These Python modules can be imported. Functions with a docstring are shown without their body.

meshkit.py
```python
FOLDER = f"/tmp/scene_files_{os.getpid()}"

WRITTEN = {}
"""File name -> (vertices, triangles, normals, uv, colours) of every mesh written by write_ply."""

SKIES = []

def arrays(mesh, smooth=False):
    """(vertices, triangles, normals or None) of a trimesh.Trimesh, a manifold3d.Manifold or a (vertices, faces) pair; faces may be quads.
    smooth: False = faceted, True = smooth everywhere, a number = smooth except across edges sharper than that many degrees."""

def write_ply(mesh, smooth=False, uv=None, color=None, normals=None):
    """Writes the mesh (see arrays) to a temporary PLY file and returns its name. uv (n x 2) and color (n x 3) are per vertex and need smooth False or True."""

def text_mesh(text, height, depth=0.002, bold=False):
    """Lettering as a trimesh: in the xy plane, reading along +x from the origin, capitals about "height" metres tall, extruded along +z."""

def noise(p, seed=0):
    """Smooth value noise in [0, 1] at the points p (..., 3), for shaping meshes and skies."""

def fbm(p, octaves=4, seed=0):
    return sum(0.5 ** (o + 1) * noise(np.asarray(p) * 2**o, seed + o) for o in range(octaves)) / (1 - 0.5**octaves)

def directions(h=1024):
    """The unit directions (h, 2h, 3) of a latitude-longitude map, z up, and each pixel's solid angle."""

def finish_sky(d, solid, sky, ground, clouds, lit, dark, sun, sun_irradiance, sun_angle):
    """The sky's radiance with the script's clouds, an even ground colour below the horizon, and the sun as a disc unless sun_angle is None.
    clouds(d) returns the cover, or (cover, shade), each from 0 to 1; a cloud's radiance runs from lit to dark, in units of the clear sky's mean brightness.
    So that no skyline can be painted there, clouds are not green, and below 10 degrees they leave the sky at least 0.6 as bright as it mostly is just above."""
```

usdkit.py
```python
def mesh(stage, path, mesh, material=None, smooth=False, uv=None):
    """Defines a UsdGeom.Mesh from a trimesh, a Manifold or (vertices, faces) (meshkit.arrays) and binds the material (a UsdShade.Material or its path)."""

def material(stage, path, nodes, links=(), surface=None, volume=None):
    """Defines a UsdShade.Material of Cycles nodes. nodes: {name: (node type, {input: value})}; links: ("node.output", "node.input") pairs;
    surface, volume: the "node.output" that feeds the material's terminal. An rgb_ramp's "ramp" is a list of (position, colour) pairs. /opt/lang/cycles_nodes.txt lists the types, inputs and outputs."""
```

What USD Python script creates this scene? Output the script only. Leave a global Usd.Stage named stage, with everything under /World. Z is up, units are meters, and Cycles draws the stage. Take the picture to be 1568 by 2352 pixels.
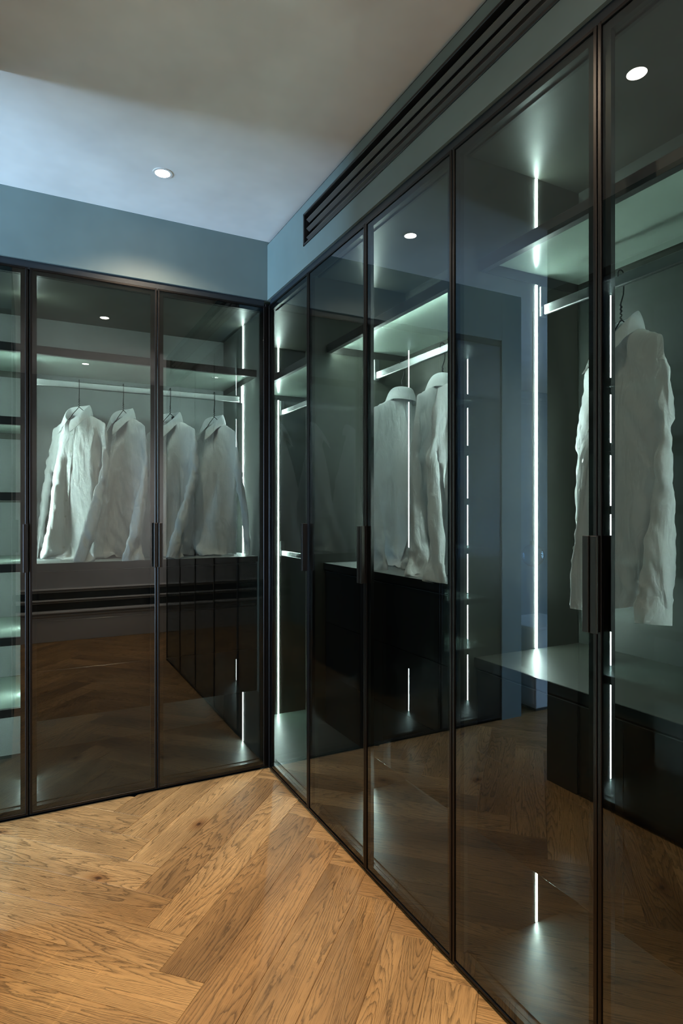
import math, random
import numpy as np, trimesh, usdkit, meshkit
from pxr import Usd, UsdGeom, UsdLux, UsdShade, Gf, Sdf

stage = Usd.Stage.CreateInMemory()
UsdGeom.SetStageUpAxis(stage, 'Z')
UsdGeom.SetStageMetersPerUnit(stage, 1.0)
UsdGeom.Xform.Define(stage, '/World')
UsdGeom.Scope.Define(stage, '/World/Looks')

# ------------------------------------------------------------------ camera, exposure
CAM = (-1.1999, -3.2235, 1.45)
YAW = 27.4
cam = UsdGeom.Camera.Define(stage, '/World/camera')
cam.CreateFocalLengthAttr(1388.0 / 1568 * 36.0)
cam.CreateHorizontalApertureAttr(36.0)
cam.CreateVerticalApertureAttr(54.0)
cam.CreateClippingRangeAttr((0.03, 100.0))
cam.AddTranslateOp().Set(Gf.Vec3d(*CAM))
cam.AddRotateXYZOp().Set(Gf.Vec3f(90, 0, -YAW))
cam.CreateExposureAttr(0.0)

# ------------------------------------------------------------------ light levels (each lamp's own light is in its builder)
DAY_COLOR, DAY_POWER = (0.43, 0.71, 1.0), 35.0       # daylight through the bedroom window
SPOT_COLOR, SPOT_POWER = (1.0, 0.81, 0.59), 92.0
SPILL_POWER = 76.0      # ceiling downlights
LENS_STRENGTH = 60.0
LED_COLOR, LED_STRENGTH = (0.77, 1.0, 0.93), 170.0
LED_SOFT = 115.0                                        # the dimmer strips behind the shelves' front rails
REAR_COLOR, REAR_POWER = (1.0, .88, .78), 10.0          # warm fill light, added out of view on the camera's right

day = UsdLux.RectLight.Define(stage, '/World/window_daylight')
day.CreateWidthAttr(2.45); day.CreateHeightAttr(2.1)
day.CreateIntensityAttr(DAY_POWER); day.CreateColorAttr(Gf.Vec3f(*DAY_COLOR))
day.AddTranslateOp().Set(Gf.Vec3d(-5.36, -1.375, 1.25))
day.AddRotateXYZOp().Set(Gf.Vec3f(90, 0, -90))        # faces +x

rear = UsdLux.RectLight.Define(stage, '/World/rear_window_daylight')  # added fill to brighten ceiling and rear; no such source is seen
rear.CreateWidthAttr(1.06); rear.CreateHeightAttr(1.26)
rear.CreateIntensityAttr(REAR_POWER); rear.CreateColorAttr(Gf.Vec3f(*REAR_COLOR))
rear.AddTranslateOp().Set(Gf.Vec3d(.570, -3.53, 1.6))
rear.AddRotateXYZOp().Set(Gf.Vec3f(90, 0, 90))        # faces -x

# ------------------------------------------------------------------ helpers
used = {}
def numbered(parent, name):
    k = used.get((parent, name), -1) + 1
    used[(parent, name)] = k
    return name if k == 0 else '%s_%03d' % (name, k)

def tag(prim, label=None, category=None, group=None, kind=None):
    for k, v in (('label', label), ('category', category), ('group', group), ('kind', kind)):
        if v: prim.SetCustomDataByKey(k, v)
    return prim

def obj(name, mesh, mat, parent=None, smooth=False, label=None):
    base = str(parent.GetPath()) if parent is not None else '/World'
    m = usdkit.mesh(stage, base + '/' + numbered(base, name), mesh, M[mat], smooth=smooth)
    p = m.GetPrim()
    if label: tag(p, label)
    return p

def thing(name, label, cat, loc=(0, 0, 0), rotz=0.0, group=None, kind=None, parent=None):
    base = str(parent.GetPath()) if parent is not None else '/World'
    x = UsdGeom.Xform.Define(stage, base + '/' + numbered(base, name))
    x.AddTranslateOp().Set(Gf.Vec3d(*map(float, loc)))
    if rotz: x.AddRotateZOp().Set(float(rotz))
    return tag(x.GetPrim(), label, cat, group, kind)

def box(x0, x1, y0, y1, z0, z1, c=0.0):
    """A box, its edges chamfered by c."""
    x0, x1 = min(x0, x1), max(x0, x1); y0, y1 = min(y0, y1), max(y0, y1); z0, z1 = min(z0, z1), max(z0, z1)
    if c <= 0:
        m = trimesh.creation.box((x1 - x0, y1 - y0, z1 - z0)); m.apply_translation(((x0 + x1) / 2, (y0 + y1) / 2, (z0 + z1) / 2)); return m
    c = min(c, (x1 - x0) * .45, (y1 - y0) * .45, (z1 - z0) * .45)
    p = []
    for x, sx in ((x0, 1), (x1, -1)):
        for y, sy in ((y0, 1), (y1, -1)):
            for z, sz in ((z0, 1), (z1, -1)):
                p += [(x, y + sy * c, z + sz * c), (x + sx * c, y, z + sz * c), (x + sx * c, y + sy * c, z)]
    return trimesh.Trimesh(np.array(p)).convex_hull

def cat(ms): return trimesh.util.concatenate(ms)

def disc(r, h, n=40):
    return trimesh.creation.cylinder(radius=r, height=h, sections=n)

def tube(pts, r, n=10, closed=False):
    """A round wire through pts."""
    p = np.asarray(pts, float); k = len(p)
    t = np.gradient(p, axis=0) if not closed else np.roll(p, -1, 0) - np.roll(p, 1, 0)
    t /= np.linalg.norm(t, axis=1, keepdims=True)
    a = np.zeros_like(p); ref = np.array([0, 0, 1.0]) if abs(t[0, 2]) < .9 else np.array([1.0, 0, 0])
    a[0] = np.cross(t[0], ref); a[0] /= np.linalg.norm(a[0])
    for i in range(1, k):
        v = a[i - 1] - t[i] * (a[i - 1] @ t[i]); a[i] = v / np.linalg.norm(v)
    b = np.cross(t, a); ang = np.arange(n) * 2 * np.pi / n
    v = (p[:, None] + r * (np.cos(ang)[None, :, None] * a[:, None] + np.sin(ang)[None, :, None] * b[:, None])).reshape(-1, 3)
    f = []
    for i in range(k if closed else k - 1):
        for j in range(n):
            q = (i * n + j, i * n + (j + 1) % n, ((i + 1) % k) * n + (j + 1) % n, ((i + 1) % k) * n + j)
            f += [(q[0], q[1], q[2]), (q[0], q[2], q[3])]
    if not closed:
        v = np.vstack([v, p[:1], p[-1:]])
        for j in range(n):
            f += [(k * n, (j + 1) % n, j), (k * n + 1, (k - 1) * n + j, (k - 1) * n + (j + 1) % n)]
    return trimesh.Trimesh(v, np.array(f), process=False)

# ------------------------------------------------------------------ materials
M = {}
def mat(name, nodes, links=(), surface='p.BSDF'):
    M[name] = usdkit.material(stage, '/World/Looks/' + name, nodes, links, surface=surface)

def plain(name, color, rough=.5, metal=0.0, **kw):
    mat(name, {'p': ('principled_bsdf', dict(base_color=color, roughness=rough, metallic=metal, **kw))})

def grained(name, color, rough, scale, bump=.02, dist=.001, spread=.08, metal=0.0, **kw):
    """Paint or laminate with a fine relief and a faint tone variation."""
    lo = tuple(c * (1 - spread) for c in color); hi = tuple(min(1, c * (1 + spread)) for c in color)
    mat(name, {'g': ('geometry', {}),
               'n': ('noise_texture', {'scale': scale, 'detail': 3.0, 'roughness': .6}),
               'n2': ('noise_texture', {'scale': 3.0, 'detail': 3.0, 'roughness': .6}),
               'r': ('rgb_ramp', {'ramp': [(.3, lo), (.7, hi)]}),
               'b': ('bump', {'strength': bump, 'distance': dist}),
               'p': ('principled_bsdf', dict(roughness=rough, metallic=metal, **kw))},
        [('g.position', 'n.vector'), ('g.position', 'n2.vector'), ('n2.fac', 'r.fac'), ('r.color', 'p.base_color'), ('n.fac', 'b.height'), ('b.normal', 'p.normal')])

grained('ceiling_paint', (.74, .73, .72), .75, 260, .06)
grained('wall_paint', (.155, .205, .20), .55, 260, .08)
grained('bedroom_paint', (.30, .38, .45), .6, 260, .08)
grained('greige_paint', (.44, .44, .445), .45, 260, .05)
plain('moulding_paint', (.50, .49, .48), .35)
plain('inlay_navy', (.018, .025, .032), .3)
plain('shadow_gap', (.006, .007, .009), .6)
plain('navy_gap', (.012, .018, .024), .5)
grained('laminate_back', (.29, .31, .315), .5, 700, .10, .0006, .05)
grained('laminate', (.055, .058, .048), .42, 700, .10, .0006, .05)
grained('laminate_dark', (.035, .033, .030), .38, 700, .06, .0006, .05)
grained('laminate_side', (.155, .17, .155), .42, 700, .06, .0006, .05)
grained('laminate_b3', (.085, .095, .085), .42, 700, .06, .0006, .05)
grained('laminate_main', (.095, .13, .105), .42, 700, .06, .0006, .05)
grained('laminate_floor', (.026, .027, .024), .42, 700, .06, .0006, .05)
plain('drawer_lacquer', (.010, .0095, .009), .22)
grained('shelf_panel', (.40, .49, .43), .24, 900, .02, .0004, .04, coat_weight=.25, coat_roughness=.08)
plain('bronze_metal', (.034, .031, .030), .33, 1.0)
plain('frame_black', (.008, .008, .008), .35)
plain('handle_metal', (.045, .041, .039), .42, 1.0)
plain('rod_metal', (.24, .25, .25), .34, .92)
plain('wire_black', (.020, .020, .020), .28, .6)
plain('vent_black', (.010, .009, .009), .35)
plain('vent_slat', (.11, .098, .090), .38, .2)
plain('chrome', (.7, .7, .7), .12, 1.0)
plain('trim_white', (.75, .74, .72), .4)
plain('screen', (.006, .007, .008), .12)
plain('cabinet_white', (.62, .64, .66), .35)
plain('console_dark', (.022, .020, .018), .4)
plain('globe_glass', (.9, .95, 1.0), .02, 0.0, transmission_weight=1.0, ior=1.5)
mat('led', {'e': ('emission', {'color': LED_COLOR, 'strength': LED_STRENGTH})}, surface='e.emission')
mat('led_mid', {'e': ('emission', {'color': LED_COLOR, 'strength': LED_SOFT * 2.8})}, surface='e.emission')
mat('led_soft', {'e': ('emission', {'color': LED_COLOR, 'strength': LED_SOFT})}, surface='e.emission')
mat('lens', {'e': ('emission', {'color': (1.0, .86, .68), 'strength': LENS_STRENGTH})}, surface='e.emission')
mat('warm_pane', {'e': ('emission', {'color': REAR_COLOR, 'strength': 1.0})}, surface='e.emission')
mat('sky_pane', {'e': ('emission', {'color': DAY_COLOR, 'strength': 1.2})}, surface='e.emission')
# smoked glass: the tint and the reflection sit on the face that the light enters by
mat('smoked_glass', {'g': ('geometry', {}), 'f': ('fresnel', {'IOR': 1.78}),
                     'inv': ('math', {'math_type': 'subtract', 'value1': 1.0}),
                     'm': ('math', {'math_type': 'multiply'}),
                     't': ('mix_color', {'a': (.37, .405, .39), 'b': (1.0, 1.0, 1.0)}),
                     'tr': ('transparent_bsdf', {}),
                     'gl': ('glossy_bsdf', {'color': (.84, .93, 1.0), 'roughness': 0.0}),
                     'mix': ('mix_closure', {})},
    [('g.backfacing', 'inv.value2'), ('f.fac', 'm.value1'), ('inv.value', 'm.value2'), ('g.backfacing', 't.fac'), ('t.result', 'tr.color'),
     ('m.value', 'mix.fac'), ('tr.BSDF', 'mix.closure1'), ('gl.BSDF', 'mix.closure2')], surface='mix.closure')
# the painted border behind the glass's edge: black with the same gloss
mat('glass_border', {'f': ('fresnel', {'IOR': 1.78}), 'd': ('diffuse_bsdf', {'color': (.006, .006, .006)}),
                     'gl': ('glossy_bsdf', {'color': (.95, .97, .96), 'roughness': 0.0}), 'mix': ('mix_closure', {})},
    [('f.fac', 'mix.fac'), ('d.BSDF', 'mix.closure1'), ('gl.BSDF', 'mix.closure2')], surface='mix.closure')
# shirt cotton: thin, a little light passes
mat('cotton', {'g': ('geometry', {}),
               'mp': ('mapping', {'scale': (1.0, 1.0, .38)}), 'n': ('noise_texture', {'scale': 24.0, 'detail': 3.5, 'roughness': .5, 'distortion': .9}),
               'w': ('noise_texture', {'scale': 900.0, 'detail': 1.0}),
               'b1': ('bump', {'strength': 1.0, 'distance': .014}), 'b2': ('bump', {'strength': .12, 'distance': .0006}),
               'p': ('principled_bsdf', {'base_color': (.86, .87, .89), 'roughness': .75, 'sheen_weight': .15, 'specular_ior_level': .25}),
               't': ('translucent_bsdf', {'color': (.75, .76, .78)}), 'mix': ('mix_closure', {'fac': .22})},
    [('g.position', 'mp.vector'), ('mp.vector', 'n.vector'), ('g.position', 'w.vector'), ('n.fac', 'b1.height'), ('w.fac', 'b2.height'), ('b1.normal', 'b2.normal'),
     ('b2.normal', 'p.normal'), ('b2.normal', 't.normal'), ('p.BSDF', 'mix.closure1'), ('t.BSDF', 'mix.closure2')], surface='mix.closure')
plain('button_pearl', (.72, .72, .70), .25)
plain('label_black', (.02, .02, .025), .6)

def oak(name, ang, off, tone):
    """Oak: growth rings cut at a shallow angle, pores along the grain, a few ray flecks; ang turns the grain along the plank."""
    base = np.array(tone)
    mat(name, {'g': ('geometry', {}), 'oi': ('object_info', {}),
               'rot': ('vector_rotate', {'rotate_type': 'z_axis', 'angle': -ang}),
               'rs': ('math', {'math_type': 'multiply', 'value2': 37.0}),
               'cx': ('combine_xyz', {'x': off, 'y': off * .37, 'z': off * .11}),
               'rv': ('vector_math', {'math_type': 'scale', 'vector1': (3.1, 1.7, 2.3)}),
               'a0': ('vector_math', {'math_type': 'add'}),
               'a': ('vector_math', {'math_type': 'add'}),
               'mw': ('mapping', {'scale': (.75, 8.5, 4.0)}),
               'nw': ('noise_texture', {'scale': 1.0, 'detail': 1.5, 'roughness': .45, 'distortion': .25}),
               'mj': ('mapping', {'scale': (14.0, 70.0, 20.0)}), 'nj': ('noise_texture', {'scale': 1.0, 'detail': 3.0, 'roughness': .6}),
               'ring0': ('math', {'math_type': 'multiply', 'value2': 34.0}), 'jit': ('math', {'math_type': 'multiply', 'value2': 1.3}),
               'ring': ('math', {'math_type': 'add'}),
               'fr': ('math', {'math_type': 'fraction'}),
               'mp': ('mapping', {'scale': (11.0, 420.0, 60.0)}),
               'pores': ('noise_texture', {'scale': 1.0, 'detail': 2.0, 'roughness': .6}),
               'mf': ('mapping', {'scale': (60.0, 9.0, 9.0), 'rotation': (0, 0, .5)}),
               'fleck': ('noise_texture', {'scale': 1.0, 'detail': 1.0, 'distortion': 1.2}),
               'mb': ('mapping', {'scale': (.8, 2.5, 1.0)}),
               'broad': ('noise_texture', {'scale': 2.0, 'detail': 2.0}),
               'rr': ('rgb_ramp', {'ramp': [(0, tuple(base * .44)), (.07, tuple(base * .58)), (.26, tuple(base * .88)), (.6, tuple(base * 1.06)), (.92, tuple(base * 1.0)), (1, tuple(base * .52))]}),
               'rp': ('rgb_ramp', {'ramp': [(.34, (.42, .38, .35)), (.47, (1, 1, 1))]}),
               'rf': ('rgb_ramp', {'ramp': [(.66, (1, 1, 1)), (.72, (1.22, 1.22, 1.2))]}),
               'rb': ('rgb_ramp', {'ramp': [(.28, (.62, .59, .56)), (.66, (1.16, 1.14, 1.10))]}),
               'vk': ('voronoi_texture', {'scale': 1.0, 'dimensions': '2D'}), 'mk': ('mapping', {'scale': (.95, 1.7, 1.0)}),
               'rk': ('rgb_ramp', {'ramp': [(.0, (.14, .10, .08)), (.010, (.22, .16, .13)), (.018, (.62, .50, .42)), (.05, (.86, .80, .74)), (.08, (1, 1, 1))]}),
               'm1': ('mix_color', {'blend_type': 'multiply', 'fac': .7}), 'm2': ('mix_color', {'blend_type': 'multiply', 'fac': .6, 'use_clamp': False}),
               'm3': ('mix_color', {'blend_type': 'multiply', 'fac': 1.0}), 'm4': ('mix_color', {'blend_type': 'multiply', 'fac': 1.0}),
               'b': ('bump', {'strength': .25, 'distance': .0008}),
               'p': ('principled_bsdf', {'roughness': .46, 'specular_ior_level': .35})},
        [('g.position', 'rot.vector'), ('oi.random', 'rs.value1'), ('rs.value', 'rv.scale'), ('rot.vector', 'a0.vector1'), ('rv.vector', 'a0.vector2'),
         ('a0.vector', 'a.vector1'), ('cx.vector', 'a.vector2'),
         ('a.vector', 'mw.vector'), ('mw.vector', 'nw.vector'), ('nw.fac', 'ring0.value1'), ('a.vector', 'mj.vector'), ('mj.vector', 'nj.vector'), ('nj.fac', 'jit.value1'), ('ring0.value', 'ring.value1'), ('jit.value', 'ring.value2'), ('ring.value', 'fr.value1'),
         ('a.vector', 'mp.vector'), ('mp.vector', 'pores.vector'), ('a.vector', 'mf.vector'), ('mf.vector', 'fleck.vector'),
         ('a.vector', 'mb.vector'), ('mb.vector', 'broad.vector'), ('a.vector', 'mk.vector'), ('mk.vector', 'vk.vector'), ('vk.distance', 'rk.fac'),
         ('fr.value', 'rr.fac'), ('pores.fac', 'rp.fac'), ('fleck.fac', 'rf.fac'), ('broad.fac', 'rb.fac'),
         ('rr.color', 'm1.a'), ('rp.color', 'm1.b'), ('m1.result', 'm2.a'), ('rf.color', 'm2.b'), ('m2.result', 'm3.a'), ('rb.color', 'm3.b'),
         ('m3.result', 'm4.a'), ('rk.color', 'm4.b'), ('m4.result', 'p.base_color'), ('pores.fac', 'b.height'), ('b.normal', 'p.normal')])

TONES = [(.43, .243, .098), (.38, .21, .083), (.47, .270, .112), (.345, .188, .074), (.41, .222, .087)]
for d, ang in (('along', math.pi / 4), ('across', -math.pi / 4)):
    for k, t in enumerate(TONES):
        oak('oak_%s_%d' % (d, k), ang, 3.7 * k + (1.3 if d == 'across' else 0), t)

# ------------------------------------------------------------------ setting: floor of herringbone oak planks
CEIL, BULK, DTOP = 2.975, 2.646, 2.610
XC = -1.288                                            # face of the wall and wardrobe on the camera's left
from shapely.geometry import Polygon, box as sbox
from shapely.ops import unary_union

floor = thing('floor', None, None, kind='structure')
obj('subfloor', box(-5.6, .62, -4.4, 2.6, -.05, -.019), 'shadow_gap', floor)
room = unary_union([sbox(-1.93, -4.25, .014, .014), sbox(-.01, -4.25, .58, -2.795), sbox(-3.4, -3.0, -1.90, 2.5)])
W, L, X0, Y0 = .1616, 1.041, -.833, -.121
rng = random.Random(4)
S2 = math.sqrt(2)
def plank_mesh(poly, c=.0011):
    poly = poly.buffer(-.0004, join_style=2)
    if poly.is_empty or poly.area < .0004 or poly.geom_type != 'Polygon': return None
    inner = poly.buffer(-c, join_style=2)
    if inner.is_empty or inner.geom_type != 'Polygon' or len(inner.exterior.coords) != len(poly.exterior.coords):
        return trimesh.creation.extrude_polygon(poly, .019, engine='earcut').apply_translation((0, 0, -.019))
    o = np.array(poly.exterior.coords)[:-1]
    n = len(o)
    i = np.array(inner.exterior.coords)[:-1]
    k = np.argmin(np.linalg.norm(i - o[0], axis=1)); i = np.roll(i, -k, 0)
    v = np.vstack([np.c_[i, np.zeros(n)], np.c_[o, np.full(n, -c)], np.c_[o, np.full(n, -.019)]])
    ccw = poly.exterior.is_ccw
    f = [(0, j, j + 1) for j in range(1, n - 1)]
    for j in range(n):
        q = (j + 1) % n
        for r in (0, n):
            f += [(r + j, r + n + j, r + n + q), (r + j, r + n + q, r + q)]
    f = np.array(f)
    return trimesh.Trimesh(v, f if ccw else f[:, ::-1], process=False)
for P in range(-4, 5):
    for k in range(-40, 41):
        s0, t0 = P * (-W - L), P * (W - L)
        for kind, (s, e, a, b) in (('along', (s0 + k * W, s0 + k * W + L, t0 - k * W, t0 - k * W + W)), ('across', (s0 + k * W - W, s0 + k * W, t0 - k * W + W - L, t0 - k * W + W))):
            c = [((x + y) / S2 + X0, (x - y) / S2 + Y0) for x, y in ((s, a), (e, a), (e, b), (s, b))]
            pl = Polygon(c)
            if not pl.intersects(room): continue
            if pl.centroid.x < -3.4: continue                       # beyond what the doorway lets one see
            pl = pl.intersection(room)
            for g in getattr(pl, 'geoms', [pl]):
                if g.geom_type != 'Polygon': continue
                m = plank_mesh(g)
                tone = rng.choice([0, 0, 1, 2, 3, 4])
                if m is not None: obj('plank', m, 'oak_%s_%d' % (kind, tone), floor)
obj('bedroom_floor', box(-5.5, -3.4, -3.0, 2.5, -.019, -.0005), 'oak_along_1', floor)

# ------------------------------------------------------------------ walls and ceiling
def struct(name, mesh, m): return tag(obj(name, mesh, m), kind='structure')
cl = trimesh.creation.box((6.3, 7.1, .12)); cl.apply_translation((-2.45, -.9, CEIL + .06))
struct('ceiling', cl, 'ceiling_paint')
wl = thing('wall_left', None, None, kind='structure')
obj('bulkhead', box(-1.72, .60, 0.0, .80, BULK, CEIL), 'wall_paint', wl)
obj('shadow_gap_strip', box(-1.72, -.016, .012, .03, DTOP - .006, BULK), 'navy_gap', wl)
obj('wall_end', box(-1.90, -1.722, 0.0, .80, 0, CEIL), 'wall_paint', wl)
wr = thing('wall_right', None, None, kind='structure')
VENT = (-2.62, -.506, 2.751, 2.910)                    # y0, y1, z0, z1
obj('bulkhead', cat([box(0, .58, -2.81, 0, BULK, VENT[2]), box(0, .58, -2.81, 0, VENT[3], CEIL - .018), box(0, .58, VENT[1], 0, VENT[2], VENT[3]),
                     box(0, .58, -2.81, VENT[0], VENT[2], VENT[3]), box(.06, .58, VENT[0], VENT[1], VENT[2], VENT[3])]), 'wall_paint', wr)
obj('ceiling_shadow_gap', box(.012, .58, -2.81, 0, CEIL - .018, CEIL), 'shadow_gap', wr)
obj('shadow_gap_strip', box(.012, .03, -2.80, -.016, DTOP - .006, BULK), 'navy_gap', wr)
obj('return_wall', box(.58, .66, -4.25, -2.79, 0, CEIL), 'greige_paint', wr)
we = thing('wall_entrance', None, None, kind='structure')
obj('pilaster', box(-1.90, XC, -1.03, -.83, 0, BULK), 'laminate_dark', we)
obj('baseboard', box(-1.90, XC + .0015, -1.03, -.829, 0, .29), 'laminate_dark', we)
obj('bulkhead', box(-1.90, XC, -2.21, -.83, BULK, CEIL), 'wall_paint', we)
obj('shadow_gap_strip', box(XC - .03, XC - .012, -2.20, -1.04, DTOP - .006, BULK), 'navy_gap', we)
obj('side_wall', box(-2.0, -1.90, -4.25, -.83, 0, CEIL), 'bedroom_paint', we)
wd = thing('wall_rear', None, None, kind='structure')
obj('plaster', box(-2.0, .66, -4.35, -4.25, 0, CEIL), 'greige_paint', wd)
obj('baseboard', box(-1.90, .58, -4.25, -4.236, 0, .268, .003), 'moulding_paint', wd)
def rail(z0, z1, d):
    """A moulding along the rear wall: two beads on a slanting back."""
    h = z1 - z0
    prof = [(0, 0), (d * .20, 0), (d * .45, h * .10), (d * .58, h * .20), (d * .58, h * .34), (d * .30, h * .44), (d * .36, h * .52), (d * .95, h * .60), (d, h * .66), (d, h * .76), (d * .55, h * .96), (d * .1, h), (0, h)]
    m = trimesh.creation.extrude_polygon(Polygon(prof), 2.48, engine='earcut')      # along its z
    T = np.array([[0, 0, 1, -1.90], [1, 0, 0, -4.25], [0, 1, 0, z0], [0, 0, 0, 1.0]])
    return m.apply_transform(T)
for z0, z1 in ((.268, .347), (.428, .470), (.546, .594)):
    obj('moulding', rail(z0, z1, .042), 'moulding_paint', wd, smooth=20)

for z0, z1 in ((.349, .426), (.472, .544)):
    obj('inlay', box(-1.90, .58, -4.25, -4.247, z0, z1), 'inlay_navy', wd)  # thin dark navy bands between the rear wall mouldings

# bedroom beyond the doorway, seen only in the glass
wb = thing('wall_bedroom', None, None, kind='structure')
obj('far_wall', cat([box(-5.6, -5.5, -3.0, -2.65, 0, CEIL), box(-5.6, -5.5, -.1, 2.6, 0, CEIL), box(-5.6, -5.5, -2.65, -.1, 2.35, CEIL), box(-5.6, -5.5, -2.65, -.1, 0, .15)]), 'bedroom_paint', wb)
obj('side_wall', box(-5.6, -1.9, 2.5, 2.6, 0, CEIL), 'bedroom_paint', wb)
obj('rear_wall', box(-5.6, -1.9, -3.1, -3.0, 0, CEIL), 'bedroom_paint', wb)
obj('partition_wall', box(-1.90, -1.82, .80, 2.6, 0, CEIL), 'bedroom_paint', wb)
obj('cornice', cat([box(-5.5, -1.9, 2.44, 2.5, CEIL - .10, CEIL, .02), box(-5.5, -1.9, 2.47, 2.5, CEIL - .16, CEIL - .10, .01)]), 'bedroom_paint', wb)
obj('picture_rail', box(-5.5, -1.9, 2.48, 2.5, .95, 1.0, .008), 'bedroom_paint', wb)
wn = thing('window_1', None, None, kind='structure')
obj('window_frame', cat([box(-5.56, -5.50, -2.65, -2.59, .15, 2.35, .004), box(-5.56, -5.50, -.16, -.10, .15, 2.35, .004), box(-5.56, -5.50, -2.65, -.1, .15, .21, .004), box(-5.56, -5.50, -2.65, -.1, 2.29, 2.35, .004), box(-5.56, -5.50, -1.4, -1.35, .2, 2.3, .004)]), 'cabinet_white', wn)
w2 = thing('window_2', None, None, kind='structure')  # unseen window, added to frame the rear fill light with a glowing pane
obj('window_frame', cat([box(.548, .58, -4.11, -4.07, .92, 2.28, .003), box(.548, .58, -2.99, -2.95, .92, 2.28, .003), box(.548, .58, -4.07, -2.99, .92, .96, .003), box(.548, .58, -4.07, -2.99, 2.24, 2.28, .003)]), 'cabinet_white', w2)
obj('window_pane', box(.574, .578, -4.07, -2.99, .96, 2.24), 'warm_pane', w2)
obj('window_pane', box(-5.585, -5.575, -2.65, -.1, .15, 2.35), 'sky_pane', wn)

# ------------------------------------------------------------------ ceiling downlights
def downlight(x, y, label, gain=1.0):
    t = thing('recessed_downlight', label, 'ceiling light', (x, y, CEIL), group=None)
    ring = trimesh.creation.annulus(r_min=.033, r_max=.043, height=.003, sections=48); ring.apply_translation((0, 0, -.0015))
    obj('trim_ring', ring, 'trim_white', t, smooth=30)
    ln = disc(.033, .002); ln.apply_translation((0, 0, -.0012)); obj('lens', ln, 'lens', t)
    for nm, power, cone, soft in (('lamp', SPOT_POWER * gain, 33.0, 1.0), ('lamp_spill', SPILL_POWER * gain, 67.0, .95)):
        s = UsdLux.SphereLight.Define(stage, str(t.GetPath()) + '/' + nm)
        s.CreateRadiusAttr(.010); s.CreateIntensityAttr(power / (math.pi * 4 * math.pi * .010 ** 2)); s.CreateColorAttr(Gf.Vec3f(*SPOT_COLOR))
        s.AddTranslateOp().Set(Gf.Vec3d(0, 0, -.005))
        sh = UsdLux.ShapingAPI.Apply(s.GetPrim()); sh.CreateShapingConeAngleAttr(cone); sh.CreateShapingConeSoftnessAttr(soft)
downlight(-.663, -.440, 'recessed round downlight near the corner where the two wardrobe runs meet')
downlight(-.668, -1.832, 'recessed round downlight mirrored in the topmost right of the glass doors')
downlight(-.675, -3.500, 'recessed round downlight behind the camera, mirrored as small dots in the left doors', 1.4)

# ------------------------------------------------------------------ air vent in the right bulkhead
vy0, vy1, vz0, vz1 = VENT
v = thing('air_vent', 'long black linear air vent slot in the bulkhead above the right wardrobes', 'air vent', (0, 0, 0))
obj('frame', cat([box(-.004, .05, vy0, vy1, vz0, vz0 + .012, .002), box(-.004, .05, vy0, vy1, vz1 - .012, vz1, .002), box(-.004, .05, vy0, vy0 + .012, vz0, vz1, .002),
                  box(-.004, .05, vy1 - .012, vy1, vz0, vz1, .002), box(.045, .058, vy0, vy1, vz0, vz1)]), 'vent_black', v)
for k in range(3):
    zc = vz0 + .038 + k * .044
    sl = box(-.0105, .0105, vy0 + .012, vy1 - .012, -.0035, .0035, .0015)
    sl.apply_transform(trimesh.transformations.rotation_matrix(math.radians(38), (0, 1, 0))); sl.apply_translation((.018, 0, zc))
    obj('slat', sl, 'vent_slat', v)

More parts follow.
